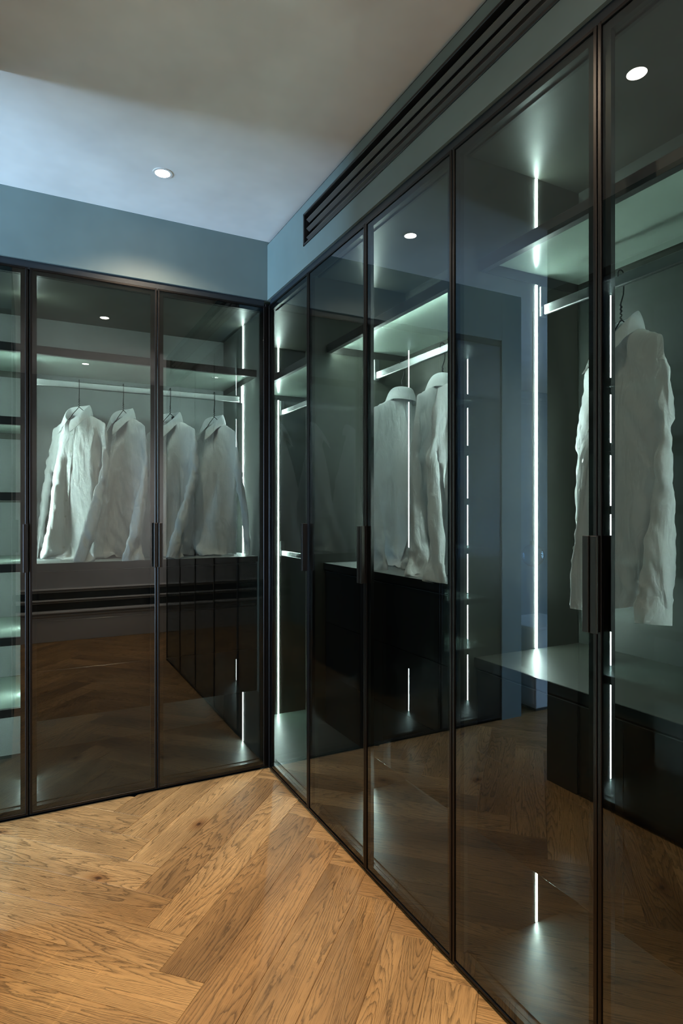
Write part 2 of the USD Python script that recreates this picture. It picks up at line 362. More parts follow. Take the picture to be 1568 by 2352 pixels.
# ------------------------------------------------------------------ wardrobes (local x along the run, y into the cabinet, z up)
def door(t, x0, x1, handle=None):
    """A slim metal frame, the smoked pane with its black border behind it, and a pull."""
    z0, z1, e = .016, DTOP, .010
    d = obj('door', cat([box(x0, x0 + e, 0, .024, z0, z1, .0012), box(x1 - e, x1, 0, .024, z0, z1, .0012), box(x0 + e, x1 - e, 0, .024, z0, z0 + e, .0012), box(x0 + e, x1 - e, 0, .024, z1 - e, z1, .0012)]), 'bronze_metal', t)
    obj('glass_pane', box(x0 + e, x1 - e, .004, .009, z0 + e, z1 - e), 'smoked_glass', d)
    w = .020; a, b = x0 + e, x1 - e
    obj('inner_frame', cat([box(a, a + w, .0092, .0235, z0 + e, z1 - e), box(b - w, b, .0092, .0235, z0 + e, z1 - e), box(a + w, b - w, .0092, .0235, z0 + e, z0 + e + w), box(a + w, b - w, .0092, .0235, z1 - e - w, z1 - e)]), 'frame_black', d)
    if handle:
        hx0, hx1 = (x1 - .019, x1 - .001) if handle == 'right' else (x0 + .001, x0 + .019)
        obj('handle', cat([box(hx0, hx1, -.027, -.021, 1.165, 1.394, .0012), box(hx1 - .005 if handle == 'right' else hx0, hx1 if handle == 'right' else hx0 + .005, -.022, .002, 1.165, 1.394, .0008)]), 'handle_metal', d)
    return d

def shelf(t, x0, x1, top, depth, front=.095, bm='laminate', lit='led_soft'):
    """A frame of flat rails round a glossy panel that lies flush with the frame's top."""
    w, h, v = .025, .040, .006
    y1 = depth
    s = obj('shelf', cat([box(x0, x1, front, front + w, top - h, top, .001), box(x0, x0 + .003, front + w, y1 - v, top - h, top), box(x1 - .003, x1, front + w, y1 - v, top - h, top)]), 'laminate_dark', t)
    if lit: obj('front_led_strip', box(x0 + .01, x1 - .01, front + w - .0005, front + w + .0025, top - h + .010, top - h + .016), lit, s)
    obj('back_rail', box(x0, x1, y1 - v, y1, top - h, top, .001), bm, s)
    obj('shelf_panel', box(x0 + .003, x1 - .003, front + w, y1 - v, top - .006, top - .0005), 'shelf_panel', s)
    return s

def main_shelf(t, x0, x1, top, depth, front=.075, m_='laminate_back'):
    m = obj('main_shelf', box(x0, x1, front + .004, depth, top - .030, top, .001), m_, t)
    obj('front_edge', box(x0, x1, front, front + .004, top - .030, top - .0006), 'drawer_lacquer', m)

def drawers(t, x0, x1, top, bottom, depth, n, front=.085):
    """The hung drawer chest: carcass, fronts with a finger gap above each."""
    obj('drawer_carcass', box(x0 + .002, x1 - .002, front + .022, depth - .02, bottom, top - .031), 'drawer_lacquer', t)
    obj('edge_trim', box(x0 + .004, x1 - .004, front - .0006, front + .004, top - .0418, top - .0402), 'rod_metal', t)  # pale strip standing in for light caught on the drawer fronts' top edge
    cols, h = n
    z1, z0 = top - .042, bottom + .002
    for i in range(cols):
        a = x0 + .002 + (x1 - x0 - .004) * i / cols; b = x0 + .002 + (x1 - x0 - .004) * (i + 1) / cols
        for j in range(h):
            q1 = z1 - (z1 - z0) * j / h; q0 = z1 - (z1 - z0) * (j + 1) / h
            obj('drawer_front', box(a + .0012, b - .0012, front, front + .020, q0 + .003, q1, .001), 'drawer_lacquer', t)

def led(t, side, x, y, z0, z1):
    """An LED line let into a side panel: a lit bar just proud of the panel."""
    s = 1 if side == 'left' else -1
    obj('led_strip', box(x, x + s * .0020, y - .0045, y + .0045, z0, z1), 'led', t)

def rod(t, x0, x1, z=2.142, y=.372):
    obj('hanging_rod', box(x0 + .014, x1 - .014, y - .0075, y + .0075, z - .0175, z + .0175, .003), 'rod_metal', t)
    for a, b in ((x0, x0 + .010), (x1 - .010, x1)):
        obj('rod_bracket', box(a, b, y - .014, y + .014, z - .022, z + .082, .002), 'rod_metal', t)

FL, TOPZ, P = .045, 2.592, .018
def carcass(t, x0, x1, depth, left=True, right=True, strip=True, low=0.0, sm='laminate', fm='laminate_floor', bk='laminate_back'):
    if left: obj('side_panel', box(x0, x0 + P, .026, depth, FL - .02, TOPZ, .0008), sm, t)
    if right: obj('side_panel', box(x1 - P, x1, .026, depth, FL - .02, TOPZ, .0008), sm, t)
    obj('top_panel', box(x0, x1, .026, depth, TOPZ, TOPZ + .018), 'laminate', t)
    obj('bottom_panel', box(x0 + P, x1 - P, .026, depth, FL - .02, FL), fm, t)
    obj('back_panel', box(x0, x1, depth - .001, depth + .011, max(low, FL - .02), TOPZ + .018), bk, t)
    if low:
        for a, b in ((x0 + P, x0 + P + .0012), (x1 - P - .0012, x1 - P)): obj('lower_side_panel', box(a, b, .05, depth - .002, FL, low), 'laminate_dark', t)
    if low: obj('lower_back_panel', box(x0, x1, depth - .001, depth + .011, FL - .02, low), 'laminate_dark', t)
    obj('plinth', box(x0, x1, .030, depth, 0.0, FL - .02), 'shadow_gap', t)
    if strip:
        obj('top_seal', box(x0 + P, x1 - P, .046, .056, TOPZ - .006, TOPZ), 'frame_black', t)
        obj('bottom_seal', box(x0 + P, x1 - P, .046, .056, FL, FL + .004), 'frame_black', t)

LY = .345
def bays(t, x0, x1, cuts, sides, low=None, near=None):
    """LED lines on the named sides, broken at the shelves (their rails)."""
    zs = [FL] + sorted(cuts) + [TOPZ]
    for sd in sides:
        x = x0 + P if sd == 'left' else x1 - P
        prev = FL; ly = near if near and sd == 'right' else LY
        for c in sorted(cuts):
            led(t, sd, x, ly, prev + .002, (c - .042) if prev > FL or low is None else low); prev = c
        led(t, sd, x, ly, prev + .002, TOPZ - .002)

# left run: doors face -y
AD, BD = .762, .552
A = thing('wardrobe', 'glass wardrobe on the left with four white shirts facing the room', 'wardrobe', (-1.195, 0, 0), 0)
w = 1.195 - .012
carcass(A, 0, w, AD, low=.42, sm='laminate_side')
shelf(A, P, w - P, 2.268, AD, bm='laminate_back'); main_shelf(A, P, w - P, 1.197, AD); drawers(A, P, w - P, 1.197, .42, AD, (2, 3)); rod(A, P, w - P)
bays(A, 0, w, (1.197, 2.268), ('left', 'right'), .41)
door(A, .002, .588, 'right'); door(A, .592, 1.183, 'left')
A3 = thing('wardrobe', 'narrow glass wardrobe of open shelves at the left edge of the picture', 'wardrobe', (-1.720, 0, 0), 0)
carcass(A3, 0, .521, AD)
for z in (2.268, 1.911, 1.545, 1.199, .845, .500): shelf(A3, P, .521 - P, z, AD)
bays(A3, 0, .521, (.500, .845, 1.199, 1.545, 1.911, 2.268), ('left', 'right'))
door(A3, .002, .518, 'right')
# right run: doors face -x, local x runs towards the camera
B1 = thing('wardrobe', 'corner glass wardrobe with two empty rods one above the other', 'wardrobe', (0, 0, 0), -90)
carcass(B1, -.73, .553, BD, strip=False, fm='laminate_main', bk='laminate')
obj('top_seal', box(.01, .535, .046, .056, TOPZ - .006, TOPZ), 'frame_black', B1); obj('bottom_seal', box(.01, .535, .046, .056, FL, FL + .004), 'frame_black', B1)
shelf(B1, -.73 + P, .553 - P, 2.268, BD); rod(B1, -.73 + P, .553 - P); rod(B1, -.73 + P, .553 - P, 1.165)
bays(B1, -.73, .553, (2.268,), ('left',))
door(B1, .016, .551, 'right')
B2 = thing('wardrobe', 'glass wardrobe on the right with shirts seen from the back over black drawers', 'wardrobe', (0, -.554, 0), -90)
w = 1.118
carcass(B2, 0, w, BD, low=.42, bk='laminate'); shelf(B2, P, w - P, 2.268, BD, lit='led_mid'); main_shelf(B2, P, w - P, 1.203, BD); drawers(B2, P, w - P, 1.203, .42, BD, (2, 3)); rod(B2, P, w - P)
bays(B2, 0, w, (1.203, 2.268), ('left', 'right'), .41)
door(B2, .001, .557, 'right'); door(B2, .560, 1.116, 'left')
B3 = thing('wardrobe', 'nearest glass wardrobe on the right with one long hung shirt', 'wardrobe', (0, -1.674, 0), -90)
w = 1.118
carcass(B3, 0, w, BD, low=.42, bk='laminate_b3'); shelf(B3, P, w - P, 2.268, BD, lit=False); main_shelf(B3, P, w - P, .982, BD, .075, 'laminate'); drawers(B3, P, w - P, .982, .415, BD, (2, 2)); rod(B3, P, w - P)
bays(B3, 0, w, (.982, 2.268), ('left', 'right'), .40)
door(B3, .001, .552, 'right'); door(B3, .555, 1.116, 'left')
obj('end_panel', box(w + .001, w + .019, 0, BD, 0, DTOP), 'laminate_dark', B3)
# opposite run beside the camera, seen in the glass only
C = thing('wardrobe', 'glass wardrobe of shelves beside the camera, seen only as a reflection', 'wardrobe', (XC, -2.205, 0), 90)
w = 1.172
carcass(C, 0, w, .58)
obj('divider', box(.577, .595, .026, .58, FL, TOPZ), 'laminate', C)
for z in (.64, .92, 1.20, 1.48, 1.79, 2.11):
    shelf(C, .595, w - P, z, .58, .045); shelf(C, P, .577, z, .58, .045)
prev = FL
for c in (.64, .92, 1.20, 1.48, 1.79, 2.11):
    led(C, 'right', w - P, .225, prev + .002, c - .042); prev = c
led(C, 'right', w - P, .225, prev + .002, TOPZ - .002)
door(C, .002, .585, 'right'); door(C, .589, 1.170, 'left')
cp = thing('corner_post', 'slim bronze metal post in the corner between both wardrobe runs', 'post', (0, 0, 0))
obj('post', box(-.011, .012, 0.002, .030, .012, DTOP + .015, .002), 'bronze_metal', cp)

#SHIRTS_BEGIN

# ------------------------------------------------------------------ shirts: a sewn pattern that is let fall over a wire hanger (position based dynamics, all shirts at once)
from scipy.spatial import Delaunay, cKDTree
SH = .0200                                             # spacing of the cloth's points
def arc(a, b, bulge, n):
    """Points from a to b (without b), bowed by bulge."""
    a, b = np.array(a, float), np.array(b, float); t = np.linspace(0, 1, n, endpoint=False)[:, None]
    d = b - a; nrm = np.array([-d[1], d[0]]) / np.linalg.norm(d)
    return a + d * t + nrm * (4 * bulge * t * (1 - t))
def pattern():
    neck, tip, pit, hem = (.072, 0), (.222, -.052), (.266, -.262), (.275, -.735)
    ang = math.radians(-66); dr = np.array([math.cos(ang), math.sin(ang)]); nr = np.array([dr[1], -dr[0]])      # nr points to the body's side
    c0 = np.array(tip) + dr * .70; c1 = c0 + nr * .130
    def seg(a, b, bulge=0): return arc(a, b, bulge, max(2, int(round(np.linalg.norm(np.subtract(b, a)) / SH))))
    side = [seg(neck, tip), seg(tip, c0, .012), seg(c0, c1), seg(c1, pit, .0), seg(pit, hem, .006)]
    right = np.vstack(side); right_seam = np.concatenate([[i] * len(s) for i, s in enumerate(side)])
    hemc = seg(hem, (0, -.80), .018)
    def outline(neck_dip):
        nk = arc(neck, (0, neck_dip), .5 * .072 * .5 if neck_dip < -.03 else .004, 5)[1:]     # from the neck point inwards
        r = np.vstack([right, hemc]); l = r[::-1] * (-1, 1)
        o = np.vstack([[[0, neck_dip]], nk[::-1], r, [[0, -.80]], l, nk * (-1, 1)])
        return o
    return outline(-.078), outline(-.012)
def fill(o, extra):
    pg = Polygon(o); inn = pg.buffer(-SH * .55)
    x0, y0, x1, y1 = pg.bounds; pts = []
    from shapely.geometry import Point
    from shapely.prepared import prep
    pi = prep(inn)
    for j, y in enumerate(np.arange(y0, y1, SH * .87)):
        for x in np.arange(-.72, .72, SH) + (SH / 2 if j % 2 else 0):
            if pi.contains(Point(x, y)): pts.append((x, y))
    p = np.vstack([o, pts]); t = Delaunay(p).simplices
    pb = prep(pg.buffer(1e-6))
    t = np.array([q for q in t if pb.contains(Point(*p[q].mean(0)))])
    a, b, c = p[t[:, 0]], p[t[:, 1]], p[t[:, 2]]
    area = (b[:, 0] - a[:, 0]) * (c[:, 1] - a[:, 1]) - (b[:, 1] - a[:, 1]) * (c[:, 0] - a[:, 0])
    t[area < 0] = t[area < 0][:, ::-1]
    return p, t[np.abs(area) > 1e-7]
of, ob = pattern()
pf, tf = fill(of, None); pb_, tb = fill(ob, None)
ARM = lambda p: np.abs(p[:, 0]) - (.222 + (.266 - .222) * np.clip((-.052 - p[:, 1]) / .210, 0, 1))      # > 0 on the sleeve
def is_sleeve(p): return (ARM(p) > 0) & ((p[:, 1] > -.262) | (np.abs(p[:, 0]) > .2775 + np.clip((-.262 - p[:, 1]), 0, 1) * .02))
# sew: the outlines are the same but for the neck; hem and cuffs stay open
NF = len(pf)
allp = np.vstack([pf, pb_]); layer = np.r_[np.zeros(NF, int), np.ones(len(pb_), int)]
tree = cKDTree(of); d, near = tree.query(ob)
idx = np.arange(len(allp))
for i in range(len(ob)):
    x, y = ob[i]
    hemline = y < -.7345 and abs(x) < .274 
    cuff = abs(x) > .30 and y < -.66
    if d[near[i] * 0 + i] < 1e-6 and not hemline and not (cuff and .0 < 0):
        idx[NF + i] = near[i]
# cuffs: keep only their end points sewn
ang = math.radians(-66); dr = np.array([math.cos(ang), math.sin(ang)])
for i in range(len(ob)):
    q = np.array([abs(ob[i][0]), ob[i][1]]) - np.array([.222, -.052]); s = q @ dr
    if s > .699 and abs(ob[i][0]) > .3:
        across = q @ np.array([dr[1], -dr[0]])
        if .012 < across < .118: idx[NF + i] = NF + i
keep, inv = np.unique(idx, return_inverse=True)
P2, LAY = allp[keep], layer[keep]
TRI = np.vstack([inv[tf], inv[tb + NF][:, ::-1]])
TSL = np.r_[is_sleeve(pf[tf].mean(1)), is_sleeve(pb_[tb].mean(1))]
NV = len(P2)
E1 = np.vstack([TRI[:, [0, 1]], TRI[:, [1, 2]], TRI[:, [2, 0]]]); E1 = np.unique(np.sort(E1, 1), axis=0)
def pat_len(a, b): return np.linalg.norm(P2[a] - P2[b], axis=1)
adj = {}
for k, t in enumerate(TRI):
    for a, b, c in ((t[0], t[1], t[2]), (t[1], t[2], t[0]), (t[2], t[0], t[1])): adj.setdefault((min(a, b), max(a, b)), []).append(c)
E2 = np.array([c for c in adj.values() if len(c) == 2])
def colour(E):
    sets, busy = [], []
    for k, (a, b) in enumerate(E):
        for s, u in zip(sets, busy):
            if a not in u and b not in u: s.append(k); u.add(a); u.add(b); break
        else: sets.append([k]); busy.append({a, b})
    return [np.array(s) for s in sets if len(s)]
C1, C2 = colour(E1), colour(E2)
L1, L2 = pat_len(*E1.T), pat_len(*E2.T)
# across a seam the two far points lie on both sides of it: their distance is what the flat cloth would give
seam = np.array([LAY[a] != LAY[b] for a, b in E2])
L2[seam] *= 1.0
SLV = is_sleeve(P2)
# facing points of the two layers of a sleeve: the stiff cloth keeps the tube from closing flat
_f, _b = np.where(SLV & (LAY == 0))[0], np.where(SLV & (LAY == 1))[0]
_d, _n = cKDTree(P2[_b]).query(P2[_f])
PAIR = np.c_[_f[_d < .006], _b[_n[_d < .006]]]
_q = np.c_[np.abs(P2[PAIR[:, 0], 0]), P2[PAIR[:, 0], 1]] - np.array([.222, -.052])
_ac = _q @ np.array([math.sin(math.radians(-66)), -math.cos(math.radians(-66))]); _al = _q @ np.array([math.cos(math.radians(-66)), math.sin(math.radians(-66))])
_wd = .20 - (.20 - .130) * np.clip(_al / .70, 0, 1)
GAP = .075 * np.sqrt(np.clip(4 * (_ac / _wd) * (1 - _ac / _wd), 0, 1)) * (1 - .35 * np.clip(_al / .7, 0, 1))
_i = np.r_[np.arange(len(of)), NF + np.arange(len(ob))]
_nk = _i[(np.abs(allp[_i, 0]) < .0725) & (allp[_i, 1] > -.0785)]
NECK = {}
for i in _nk:
    fx = min(1.0, abs(allp[i, 0]) / .072)
    ph = (math.pi / 2 * fx if i >= NF else math.pi - math.pi / 2 * fx) if fx < .999 else math.pi / 2
    fr = (1 - math.cos(ph)) / 2
    NECK[inv[i]] = (math.copysign(1, allp[i, 0] if allp[i, 0] else 1) * .073 * math.sin(ph) * (1 - .10 * fr), .030 - .085 * fr, .004 - .078 * fr ** 2.2)
def sim(specs, steps=1700):
    """specs: per shirt dict(floor, seed, push, squeeze). Returns positions (n, NV, 3): x across the shoulders, -y front, z up from the neck point."""
    n = len(specs); rs = [np.random.RandomState(s['seed']) for s in specs]
    X = np.zeros((n, NV, 3)); X[:, :, 0] = P2[:, 0]; X[:, :, 2] = P2[:, 1]
    bound = np.minimum(1, np.abs(np.abs(P2[:, 0]) - .26) / .1)
    X[:, :, 1] = np.where(LAY == 0, -1, 1) * (.012 + .05 * bound)
    # sleeves start lowered
    for i in range(n): X[i] += rs[i].normal(0, .003, (NV, 3))
    w = np.ones(NV); pin = (np.abs(P2[:, 1] + .052 * (np.abs(P2[:, 0]) - .072) / .15) < .004) & (np.abs(P2[:, 0]) < .218) & (np.abs(P2[:, 0]) > .070)
    w[pin] = 0
    tgt = X.copy()
    tgt[:, pin, 0] = P2[pin, 0] * .955; tgt[:, pin, 1] = -.0125 * np.clip(1 - (np.abs(P2[pin, 0]) - .07) / .06, 0, 1); tgt[:, pin, 2] = -.060 * (np.abs(P2[pin, 0]) - .072) / .15
    for k, q in NECK.items():
        pin[k] = True; w[k] = 0; tgt[:, k] = q
    V = np.zeros_like(X); dt = 1 / 420.
    fl = np.array([s['floor'] for s in specs])[:, None]
    push = np.array([s['push'] for s in specs])            # (n, 2): y push on left (x<0) and right sleeve
    sq = np.array([s['squeeze'] for s in specs])[:, None]
    xl = (P2[:, 0] < 0)
    ridge = np.stack([meshkit.noise(np.c_[P2 * (9, 1.6), np.full(NV, 7.3 * i + 3 * 1.0)], i) for i in range(n)]) - .5
    for it in range(steps):
        g = np.zeros_like(X); g[:, :, 2] = -9.8
        g[:, :, 1] += np.where(SLV, np.where(xl, push[:, :1], push[:, 1:]), 0)
        g[:, :, 0] -= np.where(~SLV, sq * np.sign(P2[:, 0]) * np.clip(-P2[:, 1] - .15, 0, .6), 0)
        g[:, :, 1] += np.where(~SLV, 6.0 * ridge * np.clip(-P2[:, 1] * 2, 0, 1), 0)
        V = (V + g * dt) * (.99 if it > 200 else .95)
        old = X; X = X + V * dt * w[:, None]
        X[:, pin] += (tgt[:, pin] - X[:, pin]) * .05
        for rep_ in range(1):
            for E, Ls, Cs, k in ((E1, L1, C1, 1.0), (E2, L2, C2, .10)):
                for c in Cs:
                    a, b = E[c, 0], E[c, 1]
                    dlt = X[:, b] - X[:, a]; l = np.linalg.norm(dlt, axis=2) + 1e-9
                    ws = w[a] + w[b]; ws[ws == 0] = 1
                    stretch = (l - Ls[c])
                    if k < 1: stretch = np.where(stretch < 0, stretch, 0) 
                    q = (k * stretch / l / ws)[:, :, None] * dlt
                    X[:, a] += w[a][:, None] * q; X[:, b] -= w[b][:, None] * q
            # the room inside the shirt (what the hanger and the stiff cloth hold open) and the sleeves beside it
            z = X[:, :, 2]; dep = np.clip(-z, 0, .8)
            A_ = .150 + .025 * np.clip(dep / .25, 0, 1); B_ = .018 + .034 * np.clip(dep / .30, 0, 1)
            A_ = np.where(SLV, A_ + .030, A_); B_ = np.where(SLV, B_ + .022, B_)
            r2 = 1 - (X[:, :, 0] / A_) ** 2
            surf = B_ * np.sqrt(np.maximum(r2, 0))
            ins = (r2 > 0) & (np.abs(X[:, :, 1]) < surf) & (z < -.03) & (w > 0)
            sgn = np.where(SLV, np.sign(X[:, :, 1]), np.where(LAY == 0, -1.0, 1.0))
            X[:, :, 1] = np.where(ins, X[:, :, 1] + np.clip(sgn * surf - X[:, :, 1], -.004, .004), X[:, :, 1])
            dy = X[:, PAIR[:, 1], 1] - X[:, PAIR[:, 0], 1]
            c_ = np.clip(GAP - dy, 0, .05) * .04
            X[:, PAIR[:, 0], 1] -= c_ * w[PAIR[:, 0]]; X[:, PAIR[:, 1], 1] += c_ * w[PAIR[:, 1]]
            # layers keep to their side
            s = np.where(LAY == 0, -1, 1); bad = (~SLV) & (X[:, :, 1] * s < .004) & (w > 0)
            X[:, :, 1] = np.where(bad, X[:, :, 1] + np.clip(s * .004 - X[:, :, 1], -.004, .004), X[:, :, 1])
            # shelf
            X[:, :, 2] = np.maximum(X[:, :, 2], fl + .003)
        V = (X - old) / dt
        on = X[:, :, 2] < fl + .006
        V[on] *= .35
        sp = np.linalg.norm(V, axis=2, keepdims=True); V *= np.minimum(1, 3.0 / (sp + 1e-9))
    return X

DF, DB = Delaunay(pf), Delaunay(pb_)
def on_cloth(X, lay, q):
    """Points and outward normals of the fallen cloth at the pattern's points q."""
    D, off, pp = (DF, 0, pf) if lay == 0 else (DB, NF, pb_)
    q = np.asarray(q, float)
    # pull stray points inside
    s = D.find_simplex(q)
    pos, nor = np.zeros((len(q), 3)), np.zeros((len(q), 3))
    VN = trimesh.Trimesh(X, TRI, process=False).vertex_normals
    for i, (k, p) in enumerate(zip(s, q)):
        if k < 0: v = [np.argmin(np.linalg.norm(pp - p, axis=1))] * 3; b = np.array([1, 0, 0.])
        else:
            v = D.simplices[k]; T = D.transform[k]; bb = T[:2] @ (p - T[2]); b = np.r_[bb, 1 - bb.sum()]
        ids = inv[np.array(v) + off]
        pos[i] = b @ X[ids]; nor[i] = b @ VN[ids]
    return pos, nor / (np.linalg.norm(nor, axis=1, keepdims=True) + 1e-9)
def sheet(pos, nu, nv, closed=False):
    f = []
    for i in range(nu - 1):
        for j in range(nv if closed else nv - 1):
            a, b, c, d_ = i * nv + j, i * nv + (j + 1) % nv, (i + 1) * nv + (j + 1) % nv, (i + 1) * nv + j
            f += [(a, b, c), (a, c, d_)]
    return trimesh.Trimesh(pos, np.array(f), process=False)
def solid(m, th):
    """Gives a sheet its cloth thickness."""
    n = m.vertex_normals; v = np.vstack([m.vertices + n * th / 2, m.vertices - n * th / 2]); k = len(m.vertices)
    e = m.edges_sorted; u, c = np.unique(e, axis=0, return_counts=True); bset = {tuple(x) for x in u[c == 1]}
    f = [m.faces, m.faces[:, ::-1] + k]; s = []
    for a, b in m.edges:
        if (min(a, b), max(a, b)) in bset: s += [(b, a, a + k), (b, a + k, b + k)]
    return trimesh.Trimesh(v, np.vstack(f + [np.array(s)]), process=False)

def shirt(X, name, label, group, loc, rotz, seed=1, tag_patch=False):
    t = thing(name, label, 'shirt', loc, rotz, group)
    full = trimesh.Trimesh(X, TRI, process=False).subdivide_loop(1)
    # creases: soft ridges, stronger at the sleeves and at the arm's pit, drawn out along the pull of the cloth
    v, nn = np.array(full.vertices), full.vertex_normals
    u = v + seed * 3.7
    n1 = 1 - 2 * np.abs(meshkit.fbm(u @ np.array([[15, 5, 4], [3, 15, 4], [4, 3, 6.0]]), 3, seed) - .5)
    n2 = 1 - 2 * np.abs(meshkit.fbm(u @ np.array([[30, -12, 9], [10, 30, 9], [14, 8, 14.0]]), 2, seed + 9) - .5)
    arm = np.exp(-((np.abs(v[:, 0]) - .20) / .06) ** 2 - ((v[:, 2] + .27) / .14) ** 2)
    slv = np.clip((np.abs(v[:, 0]) - .19) / .03, 0, 1)
    n3 = 1 - 2 * np.abs(meshkit.fbm(u * (13.0, 9.0, 1.5), 2, seed + 21) - .5)
    amp = .0060 + .010 * arm + .002 * slv + .005 * np.clip((-v[:, 2] - .55) / .2, 0, 1)
    amp *= np.clip((-v[:, 2] - .02) / .08, 0, 1)
    v += nn * (amp * ((n1 - .8) * 2.2 + (n2 - .8) * .9) + .032 * (1 - slv) * np.clip((-v[:, 2] - .12) / .5, 0, 1) * (n3 - .8))[:, None]
    full = trimesh.Trimesh(v, full.faces, process=False)
    lab = np.repeat(TSL, 4); side_ = np.repeat(np.sign(P2[TRI].mean(1)[:, 0]), 4)
    def piece(mask):
        m = trimesh.Trimesh(full.vertices, full.faces[mask], process=False); m.remove_unreferenced_vertices(); return m
    obj('body', piece(~lab), 'cotton', t, smooth=True)
    for sgn in (-1, 1):
        obj('sleeve', piece(lab & (side_ == sgn)), 'cotton', t, smooth=True)
        # cuff: a doubled band round the sleeve's end
        us = np.linspace(.632, .704, 4); c0 = np.array([.222, -.052]); nr = np.array([dr[1], -dr[0]])
        rows = []
        for u in us:
            w0 = .130 + (.66 - u) * .02
            qs = [c0 + dr * min(u, .699) + nr * a for a in np.linspace(.003, w0 - .006, 7)]
            qs = np.array(qs) * (sgn, 1)
            pa, na = on_cloth(X, 0, qs); pb2, nb = on_cloth(X, 1, qs[::-1])
            ext = (u - min(u, .699))
            ring = np.vstack([pa + na * .003, pb2 + nb * .003]); ring[:, 2] -= ext
            rows.append(ring)
        ring = sheet(np.vstack(rows), 4, 14, True)
        obj('cuff', ring.subdivide_loop(1), 'cotton', t, smooth=True)
    # placket
    zs = np.linspace(-.085, -.792, 56)
    q = np.array([(x, z) for z in zs for x in (-.0165, -.0155, 0, .0155, .0165)])
    p, nn = on_cloth(X, 0, q); off = np.tile([.0002, .0024, .0026, .0024, .0002], len(zs))[:, None]
    obj('placket', sheet(p + nn * off, len(zs), 5), 'cotton', t, smooth=True)
    # yoke across the back
    zs = np.linspace(-.016, -.105, 8); xs = np.linspace(-.195, .195, 25)
    q = np.array([(x, min(z, -.056 * (abs(x) - .06) / .15 - .006)) for z in zs for x in xs]); p, nn = on_cloth(X, 1, q)
    off = np.full((8, 25), .0022); off[-1] = .0002; off[:, 0] = off[:, -1] = .0004
    obj('yoke', sheet(p + nn * off.reshape(-1, 1), 8, 25), 'cotton', t, smooth=True)
    for k in range(8):
        p, nn = on_cloth(X, 0, [(0, -.125 - .083 * k)])
        b = trimesh.creation.cylinder(radius=.0058, height=.0022, sections=18)
        T = trimesh.geometry.align_vectors([0, 0, 1], nn[0]); T[:3, 3] = p[0] + nn[0] * .0038
        b.apply_transform(T); obj('button', b, 'button_pearl', t, smooth=40)
    # collar: stand, fold and leaf round the neck
    ph = np.linspace(-math.pi + .16, math.pi - .16, 61)                    # 0 = nape, ends = front
    fr = (1 - np.cos(ph)) / 2
    base = np.c_[.073 * np.sin(ph) * (1 - .10 * fr), .030 - .085 * fr, .006 - .078 * fr ** 2.2]
    out = np.c_[np.sin(ph), np.where(np.abs(ph) < 1e9, .75 * np.cos(ph), 0), np.zeros_like(ph)]; out /= np.linalg.norm(out, axis=1, keepdims=True) + 1e-9
    up = np.array([0, 0, 1.0])
    st = .043 - .012 * fr
    front = np.clip((np.abs(ph) - 2.0) / .95, 0, 1)
    rows = [base - out * .004 - up * .006, base - out * .001 + up * (st * .55)[:, None], base + out * .002 + up * (st * .95)[:, None], base + out * .0065 + up * (st + .003)[:, None], base + out * .012 + up * (st * .82)[:, None],
            base + out * .019 + up * (st * .35)[:, None] + np.c_[np.sign(ph) * .006 * front, -.006 * front, -.010 * front],
            base + out * .025 - up * (.004 + .014 * (1 - fr) + .012 * front)[:, None] + np.c_[np.sign(ph) * .018 * front, -.012 * front, -.024 * front]]
    obj('collar', solid(sheet(np.vstack(rows), 7, 61).subdivide_loop(1), .0022), 'cotton', t, smooth=50)
    if tag_patch: obj('neck_label', box(-.011, .011, .0195, .0212, .004, .026), 'label_black', t)
    return t

def hanger(loc, rotz, turn, label):
    """The hook goes over the rod; the shoulder wire below the twist is turned with the shirt."""
    t = thing('wire_hanger', label, 'clothes hanger', loc, rotz)
    hz = .177                                                              # rod's top above the neck point
    hook = [(0, .0125, hz - .010), (0, .0125, hz), (0, .0105, hz + .006), (0, .006, hz + .010), (0, 0, hz + .0115), (0, -.006, hz + .010), (0, -.0105, hz + .006), (0, -.0125, hz), (0, -.0125, hz - .045), (0, -.011, hz - .06), (0, -.004, hz - .078), (0, .001, hz - .09), (0, 0, .064)]
    obj('hook', tube(np.array(hook), .0021, 8), 'wire_black', t, smooth=40)
    tw = [(.0026 * math.cos(u), .0026 * math.sin(u), .085 - u * .0020) for u in np.linspace(0, 8 * math.pi, 60)]
    obj('twist', tube(tw, .0020, 6), 'wire_black', t, smooth=40)
    sh = [(0, 0, .040), (.02, 0, .026), (.05, 0, .006), (.078, 0, -.020), (.155, 0, -.062), (.165, 0, -.070), (.155, 0, -.080), (0, 0, -.086)]
    pts = sh + [(-x, y, z) for x, y, z in sh[::-1][1:]]
    m = tube(pts, .0019, 8); m.apply_transform(trimesh.transformations.rotation_matrix(math.radians(turn), (0, 0, 1)))
    obj('shoulder_wire', m, 'wire_black', t, smooth=40)
    return t

NZ = 1.985                                             # the shirts' neck points
RODY = .372
